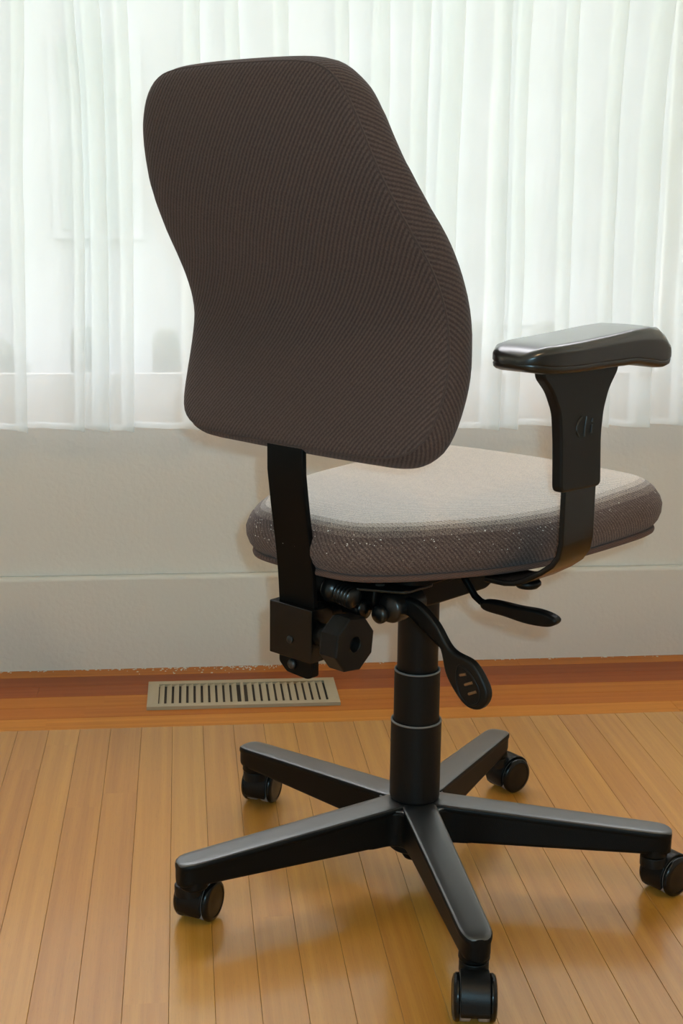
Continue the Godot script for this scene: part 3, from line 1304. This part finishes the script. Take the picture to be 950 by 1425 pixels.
	for k in 5:
		bp.append(Vector2(0.0095, 0.018 + k * 0.005))
		bp.append(Vector2(0.0125, 0.0195 + k * 0.005))
		bp.append(Vector2(0.0125, 0.021 + k * 0.005))
	bp.append(Vector2(0.009, 0.044))
	bp.append(Vector2(0.001, 0.044))
	mb.lathe(bp, frame(c(0.020, 0.4335, -0.188), Vector3(0, 0.2, 1), Vector3(1.0, -0.18, -0.25)), 26)
	put("spring_boot", mb, M.soft, ch)
	# small plate, on top; a dark disc stands for the hole's shade
	mb = Mb.new()
	var pl := rounded([Vector2(0.052, -0.192), Vector2(0.112, -0.160), Vector2(0.112, -0.110), Vector2(0.052, -0.125)], 0.006, 4)
	mb.extrude(pl, 0.4375, 0.4405, 0.0008, flat)
	var plate := put("lock_plate", mb, M.soft, ch)
	mb = Mb.new()
	mb.lathe([Vector2(0.001, 0.0), Vector2(0.0055, 0.0), Vector2(0.0055, 0.0008), Vector2(0.001, 0.0010)], Transform3D(Basis.IDENTITY, c(0.072, 0.4404, -0.158)), 18)
	put("hole_shade_disc", mb, M.recess_shade, plate)
	# barrel with its round end, where the big lever turns
	mb = Mb.new()
	mb.lathe([Vector2(0.001, 0.0), Vector2(0.0125, 0.0), Vector2(0.0150, 0.003), Vector2(0.0150, 0.030), Vector2(0.017, 0.034), Vector2(0.017, 0.050), Vector2(0.0145, 0.056), Vector2(0.001, 0.0575)], frame(c(0.083, 0.4145, -0.103), Vector3(0, 1, 0), Vector3(0.02, 0.0, 1)), 32)
	mb.lathe([Vector2(0.001, 0.0), Vector2(0.0095, 0.0), Vector2(0.0105, 0.002), Vector2(0.0105, 0.006), Vector2(0.008, 0.009), Vector2(0.001, 0.010)], frame(c(0.077, 0.4080, -0.1595), Vector3(0, 1, 0), Vector3(0.0, -0.05, 1)), 26)
	put("pivot_barrel", mb, M.soft, ch)
	mb = Mb.new()
	mb.lathe([Vector2(0.001, 0.0), Vector2(0.0105, 0.0), Vector2(0.012, 0.003), Vector2(0.012, 0.024), Vector2(0.010, 0.028), Vector2(0.001, 0.029)], frame(c(0.036, 0.412, -0.172), Vector3(0, 1, 0), Vector3(1.0, 0.0, 0.0)), 26)
	put("pivot_pin", mb, M.gloss, ch)
	# large lever reaching down and to the right
	mb = Mb.new()
	var wall := Transform3D(Basis(Vector3(1, 0, 0), Vector3(0, 1, 0), Vector3(0, 0, 1)), Vector3.ZERO)
	var lever := smooth_loop([Vector2(0.0869, 0.4244), Vector2(0.1122, 0.4245), Vector2(0.1396, 0.4070), Vector2(0.1627, 0.3815), Vector2(0.1928, 0.3729), Vector2(0.2123, 0.3506), Vector2(0.2139, 0.3346), Vector2(0.2027, 0.3218), Vector2(0.1819, 0.3239), Vector2(0.1578, 0.3496), Vector2(0.1466, 0.3803), Vector2(0.1234, 0.3985), Vector2(0.0937, 0.4089)], 90)
	mb.extrude(lever, 0.132, 0.1435, 0.003, wall)
	var big := put("tilt_lever", mb, M.plastic, ch)
	mb = Mb.new()
	var tear := smooth_loop([Vector2(0.1753, 0.3663), Vector2(0.1903, 0.3616), Vector2(0.2037, 0.3460), Vector2(0.2043, 0.3321), Vector2(0.1937, 0.3253), Vector2(0.1796, 0.3316), Vector2(0.1729, 0.3491)], 60)
	var tm := func(p: Vector2, w: float) -> Vector3: return Vector3(p.x, p.y, w)
	mb.loft(cord(tear, 0.1436, 0.0011, tm), false, false)
	put("raised_edge", mb, M.plastic, big)
	for q in [[Vector2(0.1778, 0.3560), Vector2(0.1858, 0.3590)], [Vector2(0.1848, 0.3468), Vector2(0.1948, 0.3515)], [Vector2(0.1905, 0.3375), Vector2(0.2005, 0.3425)]]:
		mb = Mb.new()
		mb.tube(PackedVector3Array([tm.call(q[0], 0.1436), tm.call(q[0].lerp(q[1], 0.5), 0.1438), tm.call(q[1], 0.1436)]), 0.0017, 8)
		var gr := put("grip_bar", mb, M.grip, big)
		gr.set_meta("label", "small brownish grip bar")
	# thin lever with a flat grip, under the seat's right side
	mb = Mb.new()
	mb.tube(PackedVector3Array([Vector3(0.066, 0.4425, 0.03), Vector3(0.0867, 0.4345, 0.03), Vector3(0.0985, 0.4215, 0.03), Vector3(0.1090, 0.4090, 0.03), Vector3(0.1180, 0.4040, 0.03), Vector3(0.1290, 0.4022, 0.03)]), 0.0042, 14)
	var thin := put("height_lever", mb, M.steel, ch)
	mb = Mb.new()
	var grip := smooth_loop([Vector2(0.1218, 0.4065), Vector2(0.1383, 0.4100), Vector2(0.1730, 0.4105), Vector2(0.2028, 0.4118), Vector2(0.2230, 0.4085), Vector2(0.2272, 0.4022), Vector2(0.2155, 0.3950), Vector2(0.1870, 0.3925), Vector2(0.1555, 0.3945), Vector2(0.1306, 0.3955), Vector2(0.1215, 0.3990)], 72)
	mb.extrude(grip, 0.023, 0.037, 0.0035, wall)
	put("lever_grip", mb, M.plastic, thin)
	# screw heads in the seat pan
	for p in [c(0.06, 0.4418, 0.12), c(-0.08, 0.4418, 0.12)]:
		mb = Mb.new()
		mb.lathe([Vector2(0.001, 0.0), Vector2(0.006, 0.0), Vector2(0.005, -0.003), Vector2(0.001, -0.004)], Transform3D(Basis.IDENTITY, p), 16)
		put("bolt", mb, M.bolt, ch)


func chair_arm(ch: Node3D) -> void:
	# pad: cross sections from the rear to the front, turned down at the front
	var mb := Mb.new()
	var arm := hold("armrest", c(-0.030, -0.0053, 0.0435), ch)
	var fs := [-0.2275, -0.2255, -0.219, -0.207, -0.188, -0.155, -0.10, -0.05, -0.021, -0.002, 0.012, 0.023, 0.0295, 0.0325]
	var tp := [0.7165, 0.7205, 0.7260, 0.7300, 0.7318, 0.7330, 0.7355, 0.7385, 0.7392, 0.7372, 0.7305, 0.7215, 0.7120, 0.7050]
	var bt := [0.7105, 0.7080, 0.7052, 0.7030, 0.7018, 0.7010, 0.7012, 0.7005, 0.6965, 0.6935, 0.6925, 0.6935, 0.6965, 0.7005]
	var hw := [0.010, 0.018, 0.0275, 0.0345, 0.0380, 0.0390, 0.0390, 0.0385, 0.0378, 0.0372, 0.0362, 0.0345, 0.0315, 0.026]
	var rs := []
	for i in fs.size():
		var w: float = hw[i]
		var h: float = tp[i] - bt[i]
		var lip := minf(0.0085, h * 0.4)
		var ring := PackedVector3Array()
		var sec := [Vector2(w - 0.010, bt[i]), Vector2(w - 0.0045, bt[i] + 0.0008), Vector2(w - 0.0012, bt[i] + lip * 0.35), Vector2(w - 0.0004, bt[i] + lip * 0.80), Vector2(w - 0.0014, bt[i] + lip * 0.90), Vector2(w - 0.0014, bt[i] + lip), Vector2(w, bt[i] + lip * 1.12)]
		for k in 8:
			var a := PI / 2 * k / 7
			var rr := minf(0.0095, w * 0.5)
			var hh := h - lip * 1.12
			sec.append(Vector2(w - rr * (1 - cos(a)), bt[i] + lip * 1.12 + hh * (0.52 + 0.48 * sin(a))))
		for p in sec:
			ring.append(c(0.288 + p.x, p.y, fs[i]))
		ring.append(c(0.288, tp[i] + 0.0008, fs[i]))
		sec.reverse()
		for p in sec:
			ring.append(c(0.288 - p.x, p.y, fs[i]))
		rs.append(ring)
	two_tone(mb, rs, 7)
	put("arm_pad", mb, [M.soft, M.pad], arm)
	# moulded sleeve, flared under the pad; its outline lies in the plane forward-up
	var ft := Transform3D(Basis(Vector3(0, 0, -1), Vector3(0, 1, 0), Vector3(1, 0, 0)), Vector3.ZERO)
	mb = Mb.new()
	var sl := rounded([Vector2(-0.1845, 0.7035), Vector2(-0.0435, 0.7035), Vector2(-0.0445, 0.6930), Vector2(-0.0605, 0.6740), Vector2(-0.0690, 0.6520), Vector2(-0.0715, 0.6250), Vector2(-0.0675, 0.5695), Vector2(-0.1440, 0.5715), Vector2(-0.1475, 0.6250), Vector2(-0.1520, 0.6560), Vector2(-0.1660, 0.6790), Vector2(-0.1835, 0.6945)], 0.008, 5)
	mb.extrude(sl, 0.2865, 0.2995, 0.003, ft)
	var sleeve := put("arm_sleeve", mb, M.plastic, arm)
	for q in [[Vector2(-0.1125, 0.6495), Vector2(-0.1185, 0.6450), Vector2(-0.1215, 0.6390), Vector2(-0.1205, 0.6330), Vector2(-0.1165, 0.6290)], [Vector2(-0.1035, 0.6490), Vector2(-0.1055, 0.6380), Vector2(-0.1060, 0.6275)], [Vector2(-0.0915, 0.6455), Vector2(-0.0925, 0.6420)], [Vector2(-0.0925, 0.6390), Vector2(-0.0930, 0.6300)]]:
		mb = Mb.new()
		var path := PackedVector3Array()
		for p in q:
			path.append(c(0.2996, p.y, p.x))
		mb.tube(path, 0.0013, 8)
		put("embossed_mark", mb, M.soft, sleeve)
	# flat steel upright that bends in under the seat
	mb = Mb.new()
	var path := [[0.2885, 0.66], [0.2885, 0.60], [0.2885, 0.54], [0.2885, 0.512], [0.2855, 0.497], [0.278, 0.486], [0.264, 0.4755], [0.242, 0.4625], [0.229, 0.4570], [0.217, 0.4548], [0.205, 0.4546], [0.190, 0.4546]]
	rs = []
	for i in path.size():
		var a: Array = path[maxi(i - 1, 0)]
		var b: Array = path[mini(i + 1, path.size() - 1)]
		var t := Vector2(b[0] - a[0], b[1] - a[1]).normalized()
		var ring := PackedVector3Array()
		for p in rounded(rect(0.0595, 0.0065), 0.0018, 3):
			ring.append(c(path[i][0] - t.y * p.y, path[i][1] + t.x * p.y, -0.0950 + p.x))
		rs.append(ring)
	mb.loft(rs)
	put("arm_bracket", mb, M.gloss, arm)
	mb = Mb.new()
	mb.lathe([Vector2(0.001, 0.0), Vector2(0.014, 0.0), Vector2(0.0155, -0.002), Vector2(0.0155, -0.005), Vector2(0.012, -0.0085), Vector2(0.001, -0.009)], Transform3D(Basis.IDENTITY, c(0.219, 0.4513, -0.0825)), 30)
	put("clamp_screw", mb, M.plastic, arm)


# ---------------------------------------------------------------- small things
func build_vent() -> void:
	var root := hold("floor_vent", Vector3(0.1, 0.0, 0.1735))
	root.rotation.y = deg_to_rad(-0.4)
	tag(root, "tan metal floor register with upright louvres, set in boards by the baseboard", "floor vent")
	var w := 0.334
	var d := 0.130
	var wi := 0.296
	var di := 0.100
	var mb := Mb.new()
	for q in [[Vector3(0, 0.003, (d + di) / 4), Vector3(w, 0.006, (d - di) / 2)], [Vector3(0, 0.003, -(d + di) / 4), Vector3(w, 0.006, (d - di) / 2)], [Vector3((w + wi) / 4, 0.003, 0), Vector3((w - wi) / 2, 0.006, di)], [Vector3(-(w + wi) / 4, 0.003, 0), Vector3((w - wi) / 2, 0.006, di)]]:
		mb.box(q[0], q[1], 0.0)
	# sloped outer lip
	put("vent_frame", mb, M.vent, root)
	mb = Mb.new()
	mb.box(Vector3(-0.001, 0.0032, 0), Vector3(0.006, 0.0056, di))
	put("divider", mb, M.vent, root)
	mb = Mb.new()
	mb.box(Vector3(0, 0.0005, 0), Vector3(wi, 0.0009, di))  # dark sheet at floor level in place of the shade below
	put("duct_shade_sheet", mb, M.recess_shade, root)
	for half in 2:
		for k in 11:
			var x := (-0.142 if half == 0 else 0.0125) + k * 0.0127
			mb = Mb.new()
			mb.box(Vector3.ZERO, Vector3(0.0088, 0.0012, di - 0.002), 0.0, Transform3D(Basis(Vector3(0, 0, 1), deg_to_rad(20.0)), Vector3(x, 0.0034, 0)))
			put("slat", mb, M.vent, root)


func build_flakes() -> void:
	var mb := Mb.new()
	var r2 := RandomNumberGenerator.new()
	r2.seed = 8
	for k in 240:
		var x := r2.randfn(0.08, 0.09) if k < 110 else r2.randf_range(-0.4, 1.0)
		var z := 0.0165 + absf(r2.randfn(0.0, 0.014 if k < 110 else 0.003))
		var s := r2.randf_range(0.0006, 0.0026)
		var pts := []
		for i in 5:
			pts.append(Vector2.from_angle(TAU * i / 5 + r2.randf_range(-0.3, 0.3)) * s * r2.randf_range(0.6, 1.2))
		mb.extrude(PackedVector2Array(pts), 0.0, 0.0006, 0.0, Transform3D(Basis(Vector3(1, 0, 0), Vector3(0, 0, 1), Vector3(0, -1, 0)), Vector3(x, 0.0008, z)))
	var o := put("paint_flakes", mb, M.flake)
	tag(o, "crumbs of white paint scattered along the foot of the baseboard", "paint flakes")
	o.set_meta("kind", "stuff")
